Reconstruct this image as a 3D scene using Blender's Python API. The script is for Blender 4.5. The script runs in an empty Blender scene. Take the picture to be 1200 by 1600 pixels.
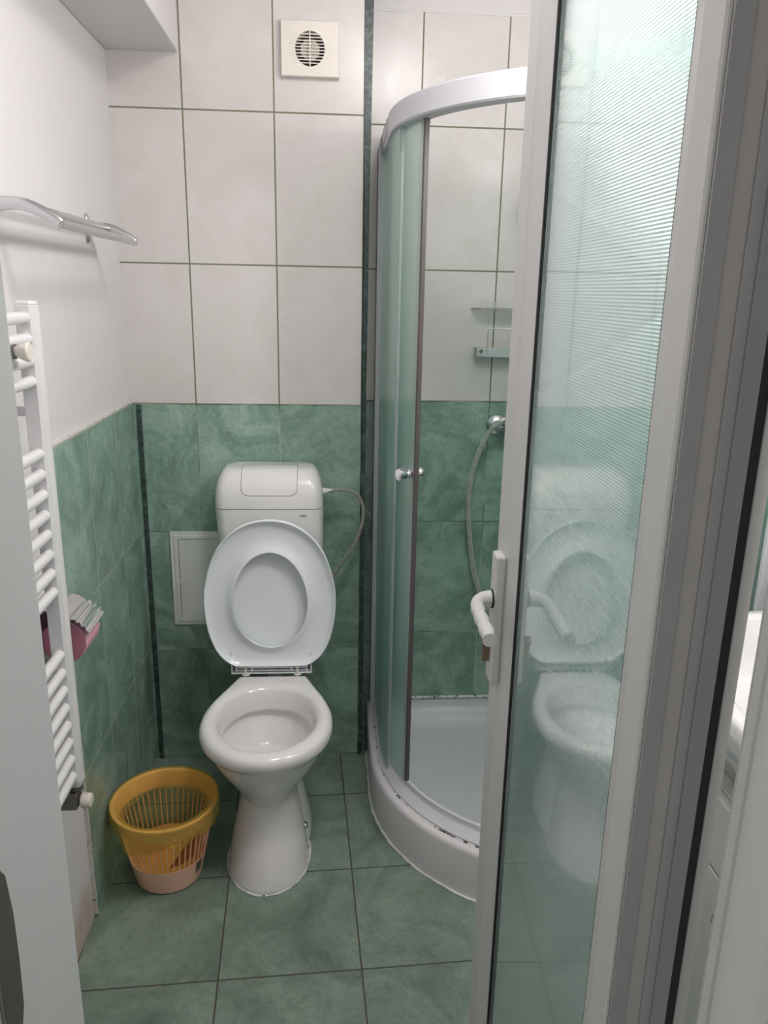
import bpy, bmesh, math, random
from mathutils import Vector, Matrix
random.seed(7)
S = bpy.context.scene
COL = S.collection
pi = math.pi

# ------------------------------------------------------------------ camera
cam = bpy.data.cameras.new('camera'); camo = bpy.data.objects.new('camera', cam); COL.objects.link(camo)
R_ = Vector((0.99766667, -0.06562308, 0.01883678)); U_ = Vector((-0.00020442, 0.27303101, 0.96200521)); F_ = Vector((0.06827277, 0.95976439, -0.27238053))
M4 = Matrix((( R_.x, U_.x, -F_.x, 0.40696), (R_.y, U_.y, -F_.y, -2.38533), (R_.z, U_.z, -F_.z, 1.55601), (0, 0, 0, 1)))
camo.matrix_world = M4
cam.sensor_fit = 'VERTICAL'; cam.sensor_height = 36.0; cam.lens = 1213.85 / 1600 * 36.0
cam.clip_start = 0.02
S.camera = camo

# ------------------------------------------------------------------ light, world, exposure
W = bpy.data.worlds.new('world'); S.world = W; W.use_nodes = True
W.node_tree.nodes['Background'].inputs[0].default_value = (1.0, 0.97, 0.95, 1)
W.node_tree.nodes['Background'].inputs[1].default_value = 0.52
LAMP = (1.10, -1.00, 1.98); LAMP_R = 0.075; LAMP_STRENGTH = 98.0
CEIL_FILL = (0.66, -1.20); FILL_STRENGTH = 42.0  # fill light added to lift the seat, recess and lower walls
S.view_settings.view_transform = 'Standard'; S.view_settings.look = 'None'
S.view_settings.gamma = 1.0; S.view_settings.use_curve_mapping = False
S.view_settings.exposure = -0.22

# ------------------------------------------------------------------ material helpers
class NT:
    def __init__(s, name):
        s.m = bpy.data.materials.new(name); s.m.use_nodes = True; s.t = s.m.node_tree
        s.b = s.t.nodes['Principled BSDF']; s.out = s.t.nodes['Material Output']
    def n(s, typ, **kw):
        d = s.t.nodes.new(typ)
        for k, v in kw.items(): setattr(d, k, v)
        return d
    def link(s, a, b): s.t.links.new(a, b)
    def val(s, sock, v):
        if hasattr(v, 'is_output') or hasattr(v, 'links'): s.link(v, sock)
        else: sock.default_value = v
    def math(s, op, a, b=None, c=None):
        d = s.n('ShaderNodeMath', operation=op)
        s.val(d.inputs[0], a)
        if b is not None: s.val(d.inputs[1], b)
        if c is not None: s.val(d.inputs[2], c)
        return d.outputs[0]
    def mix(s, f, a, b):
        d = s.n('ShaderNodeMix', data_type='RGBA')
        s.val(d.inputs[0], f); s.val(d.inputs[6], a); s.val(d.inputs[7], b)
        return d.outputs[2]
    def noise(s, vec, scale, detail=4, rough=.55, dist=0):
        d = s.n('ShaderNodeTexNoise'); s.link(vec, d.inputs['Vector'])
        d.inputs['Scale'].default_value = scale; d.inputs['Detail'].default_value = detail
        d.inputs['Roughness'].default_value = rough; d.inputs['Distortion'].default_value = dist
        return d.outputs[0]
    def ramp(s, f, stops):
        d = s.n('ShaderNodeValToRGB'); s.link(f, d.inputs[0]); e = d.color_ramp.elements
        while len(e) < len(stops): e.new(.5)
        for i, (p, c) in enumerate(stops): e[i].position = p; e[i].color = (*c, 1) if len(c) == 3 else c
        return d.outputs[0]
    def pos(s):
        return s.n('ShaderNodeNewGeometry').outputs['Position']
    def xyz(s, v):
        d = s.n('ShaderNodeSeparateXYZ'); s.link(v, d.inputs[0]); return d.outputs
    def bump(s, h, strength, dist=.001):
        d = s.n('ShaderNodeBump'); s.link(h, d.inputs['Height']); d.inputs['Strength'].default_value = strength
        d.inputs['Distance'].default_value = dist
        return d.outputs[0]

def c4(c): return (*c, 1)

def plain(name, color, rough=.4, metal=0, coat=0, noise=0.03, spec=.5, **kw):
    t = NT(name); b = t.b
    v = t.n('ShaderNodeTexCoord').outputs['Object']
    f = t.noise(v, 14, 3)
    lo = tuple(max(0, x * (1 - noise)) for x in color); hi = tuple(min(1, x * (1 + noise)) for x in color)
    t.link(t.ramp(f, [(.3, lo), (.7, hi)]), b.inputs['Base Color'])
    b.inputs['Roughness'].default_value = rough; b.inputs['Metallic'].default_value = metal
    b.inputs['Coat Weight'].default_value = coat; b.inputs['Specular IOR Level'].default_value = spec
    for k, x in kw.items(): b.inputs[k].default_value = x
    return t.m

def tile_material(name, kind, axis='X', off=0.0, green_top=1.219):
    """kind: wall (white over green, or only green) / floor.  Grout lines from position."""
    t = NT(name); b = t.b
    p = t.pos(); x, y, z = t.xyz(p)
    def marble(base_scale, seed):
        add = t.n('ShaderNodeVectorMath', operation='ADD'); t.link(seed, add.inputs[1]); t.link(p, add.inputs[0])
        return add.outputs[0]
    if kind == 'floor':
        rotn = t.n('ShaderNodeMapping', vector_type='TEXTURE'); t.link(p, rotn.inputs[0])
        rotn.inputs['Location'].default_value = (0.1439, -0.9155, 0); rotn.inputs['Rotation'].default_value = (0, 0, 0.0456)
        a_, b_, _ = t.xyz(rotn.outputs[0]); u = t.math('DIVIDE', a_, .3372); v = t.math('DIVIDE', b_, .3372)
        gw_u = gw_v = .0022 / .3372
    else:
        h = x if axis == 'X' else y
        u = t.math('DIVIDE', t.math('SUBTRACT', h, off), .25)
        v = t.math('DIVIDE', t.math('SUBTRACT', z, 1.219), .405)
        gw_u = .0016 / .25; gw_v = .0016 / .405
    def line(c, w):
        fr = t.math('FRACT', t.math('ADD', c, 100.5))
        d = t.math('ABSOLUTE', t.math('SUBTRACT', fr, .5))
        if kind == 'wall': w = t.math('MULTIPLY', t.math('ADD', .75, t.math('MULTIPLY', t.math('GREATER_THAN', z, green_top - .003), .65)), w)
        return t.math('LESS_THAN', d, w)
    grout = t.math('MAXIMUM', line(u, gw_u), line(v, gw_v))
    # per-tile offset of the veining
    cu = t.math('FLOOR', t.math('ADD', u, 100)); cv = t.math('FLOOR', t.math('ADD', v, 100))
    comb = t.n('ShaderNodeCombineXYZ'); t.link(t.math('MULTIPLY', cu, 3.71), comb.inputs[0])
    t.link(t.math('MULTIPLY', cv, 5.13), comb.inputs[1]); t.link(t.math('MULTIPLY', cu, 1.9), comb.inputs[2])
    mv = marble(1, comb.outputs[0])
    n1 = t.noise(mv, 5.5, 7, .62, 1.2); n2 = t.noise(mv, 15, 6, .6, 1.8); n3 = t.noise(mv, 9, 3, .5, 2.5)
    if kind == 'floor': cA, cB, cC = (.120, .168, .130), (.185, .250, .200), (.255, .330, .270)
    else: cA, cB, cC = (.145, .235, .185), (.245, .375, .305), (.40, .55, .465)
    g = t.ramp(n1, [(.30, cA), (.5, cB), (.72, cC)])
    veins = t.ramp(t.math('ABSOLUTE', t.math('SUBTRACT', n2, .5)), [(.0, (1, 1, 1)), (.018, (.3, .3, .3)), (.05, (0, 0, 0))])
    g = t.mix(t.math('MULTIPLY', t.xyz(veins)[0], t.math('MULTIPLY', n3, .55)), g, c4(tuple(k * .45 for k in cA)))
    v2 = t.ramp(t.math('ABSOLUTE', t.math('SUBTRACT', n3, .47)), [(.0, (1, 1, 1)), (.012, (0, 0, 0))])
    g = t.mix(t.math('MULTIPLY', t.xyz(v2)[0], .16), g, c4(tuple(min(1, k * 1.6) for k in cC)))
    if kind == 'floor':
        col = g; gcol = c4((.075, .075, .055))
    elif kind == 'green':
        col = g; gcol = t.mix(t.noise(p, 8, 2), c4((.30, .36, .27)), c4((.42, .46, .38)))
    else:
        w = t.ramp(n1, [(.3, (.655, .62, .59)), (.55, (.69, .66, .635)), (.75, (.715, .69, .67))])
        wv = t.ramp(t.math('ABSOLUTE', t.math('SUBTRACT', n2, .53)), [(.0, (1, 1, 1)), (.01, (0, 0, 0))])
        w = t.mix(t.math('MULTIPLY', t.xyz(wv)[0], .10), w, c4((.85, .84, .82)))
        isw = t.math('GREATER_THAN', z, green_top)
        col = t.mix(isw, g, w)
        # grout: olive between the white tiles, green-grey further down, broken up by dirt
        gd = t.mix(t.noise(p, 6, 3), c4((.16, .16, .10)), c4((.24, .245, .16)))
        gl = t.mix(t.ramp(t.noise(p, 5, 3), [(.45, (0, 0, 0)), (.6, (1, 1, 1))]), c4((.07, .11, .07)), c4((.42, .50, .38)))
        gcol = t.mix(isw, gl, gd)
    col = t.mix(grout, col, gcol)
    t.link(col, b.inputs['Base Color'])
    rg = t.math('ADD', t.math('MULTIPLY', t.noise(p, 22, 3), .16), .30 if kind == 'floor' else .16)
    t.link(t.math('MAXIMUM', rg, t.math('MULTIPLY', grout, .8)), b.inputs['Roughness'])
    hgt = t.math('SUBTRACT', t.math('MULTIPLY', t.noise(p, 11, 2), .12), grout)
    t.link(t.bump(hgt, .5, .0012), b.inputs['Normal'])
    b.inputs['Specular IOR Level'].default_value = .5
    return t.m

def dark_marble(name):
    t = NT(name); p = t.pos()
    n = t.noise(p, 45, 6, .7, 1.5)
    t.link(t.ramp(n, [(.35, (.010, .020, .019)), (.5, (.035, .060, .055)), (.72, (.15, .20, .19))]), t.b.inputs['Base Color'])
    t.b.inputs['Roughness'].default_value = .35
    return t.m

def plaster(name, c, stain=None):
    t = NT(name); p = t.pos()
    f = t.noise(p, 3.5, 5, .6)
    col = t.ramp(f, [(.3, tuple(k * .97 for k in c)), (.7, c)])
    if stain:
        z = t.xyz(p)[2]
        m = t.math('MULTIPLY', t.xyz(t.ramp(t.math('SUBTRACT', t.math('MULTIPLY', t.noise(p, 7, 4), .30), z), [(.0, (0, 0, 0)), (.11, (1, 1, 1))]))[0], t.math('MULTIPLY', t.noise(p, 12, 4), 1.2))
        col = t.mix(m, col, c4(stain))
    t.link(col, t.b.inputs['Base Color']); t.b.inputs['Roughness'].default_value = .7
    t.link(t.bump(t.noise(p, 160, 3), .15, .001), t.b.inputs['Normal'])
    return t.m

def speckled(name, base, spots, thr=.6, scale=60):
    t = NT(name); p = t.pos()
    n = t.noise(p, scale, 5, .7, 1.0)
    t.link(t.ramp(n, [(thr - .02, base), (thr + .02, spots)]), t.b.inputs['Base Color'])
    t.b.inputs['Roughness'].default_value = .6
    t.link(t.bump(n, .6, .002), t.b.inputs['Normal'])
    return t.m

def rough_glass(name, color, rough, coat=1.0, ribs=False, transparent=0.0, diffuse=.0, translucent=0.0):
    t = NT(name); b = t.b
    p = t.pos(); z = t.xyz(p)[2]
    b.inputs['Base Color'].default_value = c4(color)
    b.inputs['Transmission Weight'].default_value = 1.0 - diffuse
    b.inputs['Roughness'].default_value = rough
    b.inputs['IOR'].default_value = 1.45
    b.inputs['Coat Weight'].default_value = coat; b.inputs['Coat Roughness'].default_value = .05
    if ribs:
        s = t.math('SINE', t.math('MULTIPLY', z, 2 * pi / .0036))
        t.link(t.bump(s, .9, .0011), b.inputs['Normal'])
    surf = b.outputs[0]
    if translucent:
        tl = t.n('ShaderNodeBsdfTranslucent'); tl.inputs[0].default_value = c4(color)
        mt = t.n('ShaderNodeMixShader'); mt.inputs[0].default_value = translucent
        t.link(surf, mt.inputs[1]); t.link(tl.outputs[0], mt.inputs[2]); surf = mt.outputs[0]
    if transparent:
        tr = t.n('ShaderNodeBsdfTransparent'); tr.inputs[0].default_value = c4(tuple(k ** .5 for k in color))
        mx = t.n('ShaderNodeMixShader'); mx.inputs[0].default_value = transparent
        t.link(surf, mx.inputs[1]); t.link(tr.outputs[0], mx.inputs[2]); surf = mx.outputs[0]
    t.link(surf, t.out.inputs[0])
    return t.m

def film(name, color, alpha, rough=.35):
    """thin plastic film: part see-through, part translucent"""
    t = NT(name); p = t.pos()
    b = t.b; b.inputs['Base Color'].default_value = c4(color); b.inputs['Roughness'].default_value = rough
    t.link(t.bump(t.noise(p, 24, 6, .65, 3.0), .9, .014), b.inputs['Normal'])
    tl = t.n('ShaderNodeBsdfTranslucent'); tl.inputs[0].default_value = c4(color)
    m1 = t.n('ShaderNodeMixShader'); m1.inputs[0].default_value = .4; t.link(b.outputs[0], m1.inputs[1]); t.link(tl.outputs[0], m1.inputs[2])
    tr = t.n('ShaderNodeBsdfTransparent'); tr.inputs[0].default_value = c4(tuple(k ** .35 for k in color))
    m2 = t.n('ShaderNodeMixShader'); m2.inputs[0].default_value = alpha; t.link(tr.outputs[0], m2.inputs[1]); t.link(m1.outputs[0], m2.inputs[2])
    t.link(m2.outputs[0], t.out.inputs[0])
    return t.m

def emit(name, color, strength):
    t = NT(name); e = t.n('ShaderNodeEmission'); e.inputs[0].default_value = c4(color); e.inputs[1].default_value = strength
    t.link(e.outputs[0], t.out.inputs[0]); return t.m

M = {}
M['wall_main'] = tile_material('white_over_green_tiles', 'wall', 'X', 0.0)
M['wall_rec'] = tile_material('recess_tiles', 'wall', 'X', 0.922)
M['wall_side'] = tile_material('right_wall_tiles', 'wall', 'Y', -0.215)
M['wall_left_g'] = tile_material('green_left_tiles', 'green', 'Y', -0.215)
M['floor'] = tile_material('green_floor_tiles', 'floor')
M['listello'] = dark_marble('dark_green_listello')
M['plaster'] = plaster('white_plaster', (.74, .725, .735))
M['plaster_stain'] = plaster('white_plaster_stained', (.74, .725, .735), (.42, .26, .15))
M['plaster_grey'] = plaster('grey_plaster', (.70, .68, .67))
M['ceramic'] = plain('white_ceramic', (.80, .785, .775), .12, coat=.6, noise=.01)
M['cistern'] = plain('cistern_plastic', (.78, .775, .76), .22, coat=.2, noise=.01)
M['seat'] = plain('seat_plastic', (.83, .87, .885), .20, coat=.4, noise=.01)
M['hinge'] = plain('hinge_plastic', (.72, .70, .62), .4)
M['dark_gap'] = plain('dark_gap', (.05, .05, .05), .7)
M['acrylic'] = plain('white_acrylic', (.70, .69, .70), .25, noise=.02)
M['acrylic_in'] = plain('tray_acrylic', (.66, .68, .69), .3, noise=.02)
M['alu_white'] = plain('white_profile', (.66, .67, .69), .35, noise=.01)
M['alu_rail'] = plain('rail_enamel', (.62, .63, .66), .4, noise=.01)
M['pvc'] = plain('white_pvc', (.71, .71, .69), .38, noise=.01)
M['pvc_jamb'] = plain('white_jamb', (.84, .84, .83), .4, noise=.01)
M['pvc_grey'] = plain('grey_pvc_rebate', (.34, .35, .375), .45, noise=.03)
M['pvc_mid'] = plain('light_pvc_rebate', (.43, .425, .42), .4, noise=.03)
M['pvc_end'] = plain('end_pvc', (.52, .51, .50), .4, noise=.02)
M['flange'] = plain('flange_pvc', (.50, .50, .49), .4, noise=.02)
M['gasket'] = plain('rubber_gasket', (.022, .022, .024), .6)
M['gasket_seal'] = plain('magnetic_seal', (.10, .085, .085), .4)
M['enamel'] = plain('radiator_enamel', (.80, .80, .80), .25, noise=.01)
M['chrome'] = plain('chrome', (.78, .78, .80), .10, metal=1.0)
M['hose_metal'] = plain('hose_metal', (.74, .74, .73), .3, metal=.45)
M['rack_metal'] = plain('satin_plate', (.60, .60, .61), .3, metal=.45)
M['chrome_soft'] = plain('satin_chrome', (.66, .66, .67), .28, metal=1.0)
M['steel_dark'] = plain('dull_steel', (.22, .21, .20), .45, metal=.8)
M['brass'] = plain('dull_brass', (.23, .17, .11), .45, metal=.6)
M['braid'] = plain('steel_braid', (.50, .48, .44), .35, metal=.45)
M['paper'] = plain('pink_paper', (.78, .42, .53), .9, noise=.06)
M['paper_end'] = plain('pink_paper_end', (.55, .22, .30), .95, noise=.08)
M['card'] = plain('cardboard_core', (.30, .22, .19), .9)
M['bin'] = plain('peach_plastic', (.98, .60, .45), .35, noise=.03)
M['red_thing'] = plain('red_wrap', (.55, .09, .04), .5)
M['label'] = plain('dark_sticker', (.10, .10, .11), .5, noise=.3)
M['bag'] = film('yellow_film', (.93, .76, .20), .34)
M['bag_in'] = film('yellow_film_single', (.86, .70, .22), .20)
M['panel'] = plain('panel_plastic', (.76, .78, .76), .45, noise=.01)
M['fan'] = plain('ivory_plastic', (.78, .735, .66), .4, noise=.01)
M['fan_dark'] = plain('fan_duct', (.10, .075, .06), .7)
M['frost'] = rough_glass('clear_front_glass', (.80, .95, .94), .03, 1.0)
M['frost_back'] = rough_glass('frosted_ribs', (.80, .95, .94), .30, 0.0, diffuse=.12, translucent=.12)
M['shower_glass'] = rough_glass('frosted_shower_glass', (.73, .90, .855), .34, .3, transparent=.40, diffuse=.14)
M['clear_shelf'] = rough_glass('clear_plastic', (.90, .92, .90), .12, .5, transparent=.45, diffuse=.12)
M['connector'] = rough_glass('clear_connector', (.85, .85, .86), .25, .3, transparent=.3, diffuse=.3)
M['caulk'] = speckled('white_caulk', (.74, .73, .71), (.04, .04, .035), .545, 45)
M['caulk_clean'] = speckled('plain_caulk', (.76, .75, .73), (.35, .33, .28), .66, 45)
M['edge_tile'] = speckled('rough_tile_edge', (.66, .64, .60), (.22, .22, .2), .58, 70)
M['vanity'] = plain('vanity_laminate', (.74, .73, .71), .35, noise=.01)
M['black_dot'] = plain('black_dot', (.03, .03, .03), .4)
M['lamp'] = emit('lamp_glow', (1.0, .945, .945), LAMP_STRENGTH)
M['ceil_fill'] = emit('ceiling_fill_glow', (1.0, .955, .94), FILL_STRENGTH)  # glow of the added ceiling fill
M['wall_dark'] = plaster('dark_plaster', (.20, .19, .19))

# ------------------------------------------------------------------ mesh helpers
class MB:
    def __init__(s): s.v = []; s.f = []; s.mi = []
    def add(s, vs, fs, mi=0):
        o = len(s.v); s.v += [tuple(v) for v in vs]; s.f += [tuple(i + o for i in f) for f in fs]; s.mi += [mi] * len(fs); return s
    def box(s, x0, x1, y0, y1, z0, z1, mi=0):
        vs = [(x, y, z) for z in (z0, z1) for y in (y0, y1) for x in (x0, x1)]
        return s.add(vs, [(0, 2, 3, 1), (4, 5, 7, 6), (0, 1, 5, 4), (2, 6, 7, 3), (0, 4, 6, 2), (1, 3, 7, 5)], mi)
    def prism(s, pts, z0, z1, mi=0):
        n = len(pts); vs = [(x, y, z0) for x, y in pts] + [(x, y, z1) for x, y in pts]
        fs = [(i, (i + 1) % n, n + (i + 1) % n, n + i) for i in range(n)] + [tuple(range(n))[::-1], tuple(range(n, 2 * n))]
        return s.add(vs, fs, mi)
    def loft(s, rings, cap0=True, cap1=True, closed=True, mi=0):
        n = len(rings[0]); vs = [p for r in rings for p in r]; fs = []
        for k in range(len(rings) - 1):
            for i in range(n if closed else n - 1):
                j = (i + 1) % n; fs.append((k * n + i, k * n + j, (k + 1) * n + j, (k + 1) * n + i))
        if cap0: fs.append(tuple(range(n))[::-1])
        if cap1: fs.append(tuple(range((len(rings) - 1) * n, len(rings) * n)))
        return s.add(vs, fs, mi)
    def tube(s, path, r, n=12, cap=True, mi=0):
        P = [Vector(p) for p in path]; rings = []; up = None
        for i, p in enumerate(P):
            t = (P[min(i + 1, len(P) - 1)] - P[max(i - 1, 0)]).normalized()
            if up is None: up = t.orthogonal().normalized()
            up = (up - t * up.dot(t)).normalized(); w = t.cross(up)
            rr = r[i] if isinstance(r, (list, tuple)) else r
            rings.append([tuple(p + (up * math.cos(a) + w * math.sin(a)) * rr) for a in [2 * pi * k / n for k in range(n)]])
        return s.loft(rings, cap, cap, mi=mi)
    def lathe(s, prof, c, axis='Z', n=40, mi=0, cap0=True, cap1=True):
        """prof: list of (radius, height) along axis direction vector"""
        ax = {'X': Vector((1, 0, 0)), 'Y': Vector((0, 1, 0)), 'Z': Vector((0, 0, 1))}[axis] if isinstance(axis, str) else Vector(axis).normalized()
        a = ax.orthogonal().normalized(); b = ax.cross(a); c = Vector(c)
        rings = [[tuple(c + ax * h + (a * math.cos(t) + b * math.sin(t)) * max(r, 1e-5)) for t in [2 * pi * k / n for k in range(n)]] for r, h in prof]
        return s.loft(rings, cap0, cap1, mi=mi)
    def build(s, name, mats, parent=None, bevel=0, smooth=35, seg=2, solid=0):
        me = bpy.data.meshes.new(name); me.from_pydata(s.v, [], s.f)
        if not isinstance(mats, (list, tuple)): mats = [mats]
        for m in mats: me.materials.append(m)
        for p, i in zip(me.polygons, s.mi): p.material_index = i
        bm = bmesh.new(); bm.from_mesh(me)
        bmesh.ops.recalc_face_normals(bm, faces=bm.faces)
        for f in bm.faces: f.smooth = True
        lim = math.radians(smooth)
        for e in bm.edges:
            if len(e.link_faces) == 2 and e.calc_face_angle(0) > lim: e.smooth = False
        bm.to_mesh(me); bm.free()
        o = bpy.data.objects.new(name, me); COL.objects.link(o)
        if parent:
            o.parent = parent
            if parent.type == 'EMPTY' or parent.parent: 
                off = Vector(parent.get('_base', (0, 0, 0)))
            else: off = Vector((0, 0, 0))
            if off.length > 0: me.transform(Matrix.Translation(-off))
        if bevel:
            md = o.modifiers.new('bevel', 'BEVEL'); md.width = bevel; md.segments = seg; md.limit_method = 'ANGLE'; md.angle_limit = math.radians(50)
            if hasattr(md, 'harden_normals'): md.harden_normals = True
        return o

def tag(o, label=None, cat=None, group=None, kind=None):
    if label: o['label'] = label
    if cat: o['category'] = cat
    if group: o['group'] = group
    if kind: o['kind'] = kind
    return o

BASES = {}
def thing(name, loc, label, cat, group=None, kind=None):
    o = bpy.data.objects.new(name, None); COL.objects.link(o); o.location = loc; o.empty_display_size = .05
    BASES[o.name] = Vector(loc)
    return tag(o, label, cat, group, kind)

_build = MB.build
def build(s, name, mats, parent=None, **kw):
    """meshes are written in room coordinates; shift them into the parent's frame"""
    o = _build(s, name, mats, None, **kw)
    if parent:
        root = parent
        while root.parent: root = root.parent
        off = BASES.get(root.name, Vector((0, 0, 0)))
        if off.length: o.data.transform(Matrix.Translation(-off))
        o.parent = parent
    return o
MB.build = build

def ribbed(path, pitch, r_hi, r_lo, n=10):
    P = resample(path, pitch / 4); b = MB().tube(P, [(r_hi, r_hi, r_lo, r_lo)[i % 4] for i in range(len(P))], n)
    b.mi = [1 if i < n * (len(P) - 1) and (i // n) % 4 == 2 else 0 for i in range(len(b.mi))]
    return b

def smoothpath(pts, n=8):
    P = [Vector(p) for p in pts]; out = []
    for i in range(len(P) - 1):
        p0 = P[max(i - 1, 0)]; p1 = P[i]; p2 = P[i + 1]; p3 = P[min(i + 2, len(P) - 1)]
        for k in range(n):
            t = k / n
            out.append(.5 * ((2 * p1) + (-p0 + p2) * t + (2 * p0 - 5 * p1 + 4 * p2 - p3) * t * t + (-p0 + 3 * p1 - 3 * p2 + p3) * t ** 3))
    out.append(P[-1]); return out

def resample(P, step):
    out = [P[0]]; acc = 0
    for a, b in zip(P, P[1:]):
        L = (b - a).length; d = step - acc
        while d <= L: out.append(a + (b - a) * (d / L)); d += step
        acc = (acc + L) % step
    return out

# ------------------------------------------------------------------ room shell
XL = -0.188; XP = -0.198; XR = 1.44; CEIL = 2.50; YF = -1.80; YC = -2.9
floor = MB().box(-1.0, 2.2, YC, .3, -.08, 0).build('floor', M['floor'])
tag(floor, 'green marbled square floor tiles with dark grout', 'floor', kind='structure')
# back wall: pipe chase standing 11.6 cm in front of the shower recess, one stepped wall
b = MB()
b.box(XL - .12, .5, 0, .24, 0, CEIL, 0)
b.box(.5, XR + .1, .1157, .24, 0, 2.326, 1)
b.box(.5, XR + .1, .1157, .24, 2.326, CEIL, 2)
wb = b.build('wall_back', [M['wall_main'], M['wall_rec'], M['plaster_grey']])
tag(wb, 'back wall of cream tiles above green marbled tiles, stepping back at the shower', 'wall', kind='structure')
cj = MB().tube([(x, .116, 2.326 + .0015 * math.sin(x * 40)) for x in [.5 + .02 * i for i in range(47)]], .0035, 6).build('caulk_joint', M['caulk_clean'], wb)
wl = MB().box(XP - .12, XP, YF, .0, 0, CEIL).build('wall_left', M['plaster_stain'])
tag(wl, 'white plastered left wall with a green tiled corner zone', 'wall', kind='structure')
b = MB().box(XP, XL, -.705, 0, 0, 1.2215)
b.build('tile_cladding', M['wall_left_g'], wl)
b = MB().box(XP - .001, XL + .0006, -.709, -.705, 0.01, 1.222).box(XP - .001, XL + .0006, -.705, -.015, 1.2215, 1.2255)
b.build('rough_tile_edge', M['edge_tile'], wl)
wr = MB().box(XR, XR + .12, YF, .24, 0, CEIL).build('wall_right', M['wall_side'])
tag(wr, 'right wall behind the open door, green tiles below', 'wall', kind='structure')
b = MB().box(XP - .12, .12, YF - .13, YF, 0, CEIL).box(.83, XR + .12, YF - .13, YF, 0, CEIL).box(.12, .83, YF - .13, YF, 2.12, CEIL)
wf = b.build('wall_front', M['plaster'])
tag(wf, 'wall with the doorway the room is seen through', 'wall', kind='structure')
ce = MB().box(XP - .12, XR + .12, YF - .13, .24, CEIL, CEIL + .08).build('ceiling', M['plaster'])
tag(ce, 'white bathroom ceiling', 'ceiling', kind='structure')
so = MB().box(XP, -.004, YF, 0, 2.168, CEIL).build('trim_1', M['plaster'], bevel=.004)
tag(so, 'white boxed soffit running under the ceiling above the left wall', 'soffit', kind='structure')
l1 = MB().box(-.178, -.164, -.006, 0.0, 0, 1.216).build('trim_2', M['listello'], bevel=.002)
tag(l1, 'dark green marbled strip in the left corner of the green tiles', 'tile strip', kind='structure')
b = MB()
pr = [(0.0, .500, .516), (.2, .500, .516), (1.0, .502, .5145), (1.28, .502, .515), (1.83, .502, .518), (2.235, .4985, .522), (CEIL, .498, .524)]
b.loft([[(x0, -.003, z), (x1, -.003, z), (x1, .112, z), (x1, .1157, z), (x0, .1157, z), (x0, 0, z)] for z, x0, x1 in pr])
l2 = b.build('trim_3', M['listello'])
tag(l2, 'tall dark green marbled strip on the corner beside the shower', 'tile strip', kind='structure')

cw = MB().box(.795, .93, -2.62, -1.951, 0, CEIL).build('shade_wall', M['wall_dark'])  # unseen wall added to keep ambient light off the right jamb
tag(cw, 'added dark wall out of view outside the doorway, shading the right jamb', 'wall', kind='structure')
# ------------------------------------------------------------------ door frame
b = MB()
b.prism([(.10, -1.80), (.172, -1.80), (.18, -1.806), (.18, -1.95), (.10, -1.95)], 0, 2.12)
lj = [(0.8500, -1.797), (0.7780, -1.797), (0.7700, -1.800), (0.7690, -1.806), (0.7730, -1.812), (0.7710, -1.819), (0.7675, -1.826), (0.7690, -1.834),
      (0.7750, -1.842), (0.7850, -1.850), (0.7890, -1.862), (0.7890, -1.95), (0.8500, -1.95)]
b.prism(lj, 0, 2.12)
b.box(.18, .78, -1.93, -1.81, 2.06, 2.12)
fr = b.build('trim_4', M['pvc_jamb'], bevel=.002)
tag(fr, 'white plastic door frame seen close up, jambs at both picture edges', 'door frame', kind='structure')
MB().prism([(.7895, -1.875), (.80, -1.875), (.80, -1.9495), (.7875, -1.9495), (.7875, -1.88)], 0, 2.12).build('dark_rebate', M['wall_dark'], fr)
# strike plate on the left jamb
pl = []
for k in range(13):
    a = -pi / 2 + pi * k / 12
    pl.append((-1.935 + .013 * math.cos(a) , 1.12 + .045 * (k / 6 - 1)))
vs0 = [(.1805, -1.949, 1.025), (.1805, -1.930, 1.03), (.1805, -1.921, 1.05), (.1805, -1.9185, 1.09), (.1805, -1.9185, 1.13), (.1805, -1.923, 1.165), (.1805, -1.933, 1.18), (.1805, -1.949, 1.182)]
vs1 = [(.1835, y, z) for _, y, z in vs0]
MB().loft([vs0, vs1]).build('strike_plate', M['steel_dark'], fr, bevel=.0008)

# ------------------------------------------------------------------ door leaf (opened 90 degrees, hinged at the right jamb)
Y0, Y1 = -1.786, -1.180           # hinge end, free end
XA, XB = 0.682, 0.744             # visible face, back face
d = thing('door_1', (.74, -1.77, 0), 'open white door leaf with ribbed frosted glass and white lever handle', 'door', kind='structure')
ZB, ZT = .012, 2.045
def stile(yo, yi, mi=0):
    """section running from outer edge yo to the glass side yi"""
    s = 1 if yi > yo else -1
    return [(XA + .002, yo), (XA, yo + s * .002), (XA, yo + s * (abs(yi - yo) * .50)), (XA + .003, yo + s * (abs(yi - yo) * .53)),
            (XA + .0045, yo + s * (abs(yi - yo) * .56)), (XA + .011, yi), (XB - .01, yi), (XB, yi - s * .012), (XB, yo)]
b = MB()
b.prism(stile(Y1, Y1 - .112), ZB, ZT); b.prism(stile(Y0, Y0 + .076), ZB, ZT)
b.box(XA + .002, XB, Y0 + .05, Y1 - .09, ZB, ZB + .11); b.box(XA + .002, XB, Y0 + .05, Y1 - .09, ZT - .10, ZT)
b.build('leaf_frame', M['pvc'], d, bevel=.0012)
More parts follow.
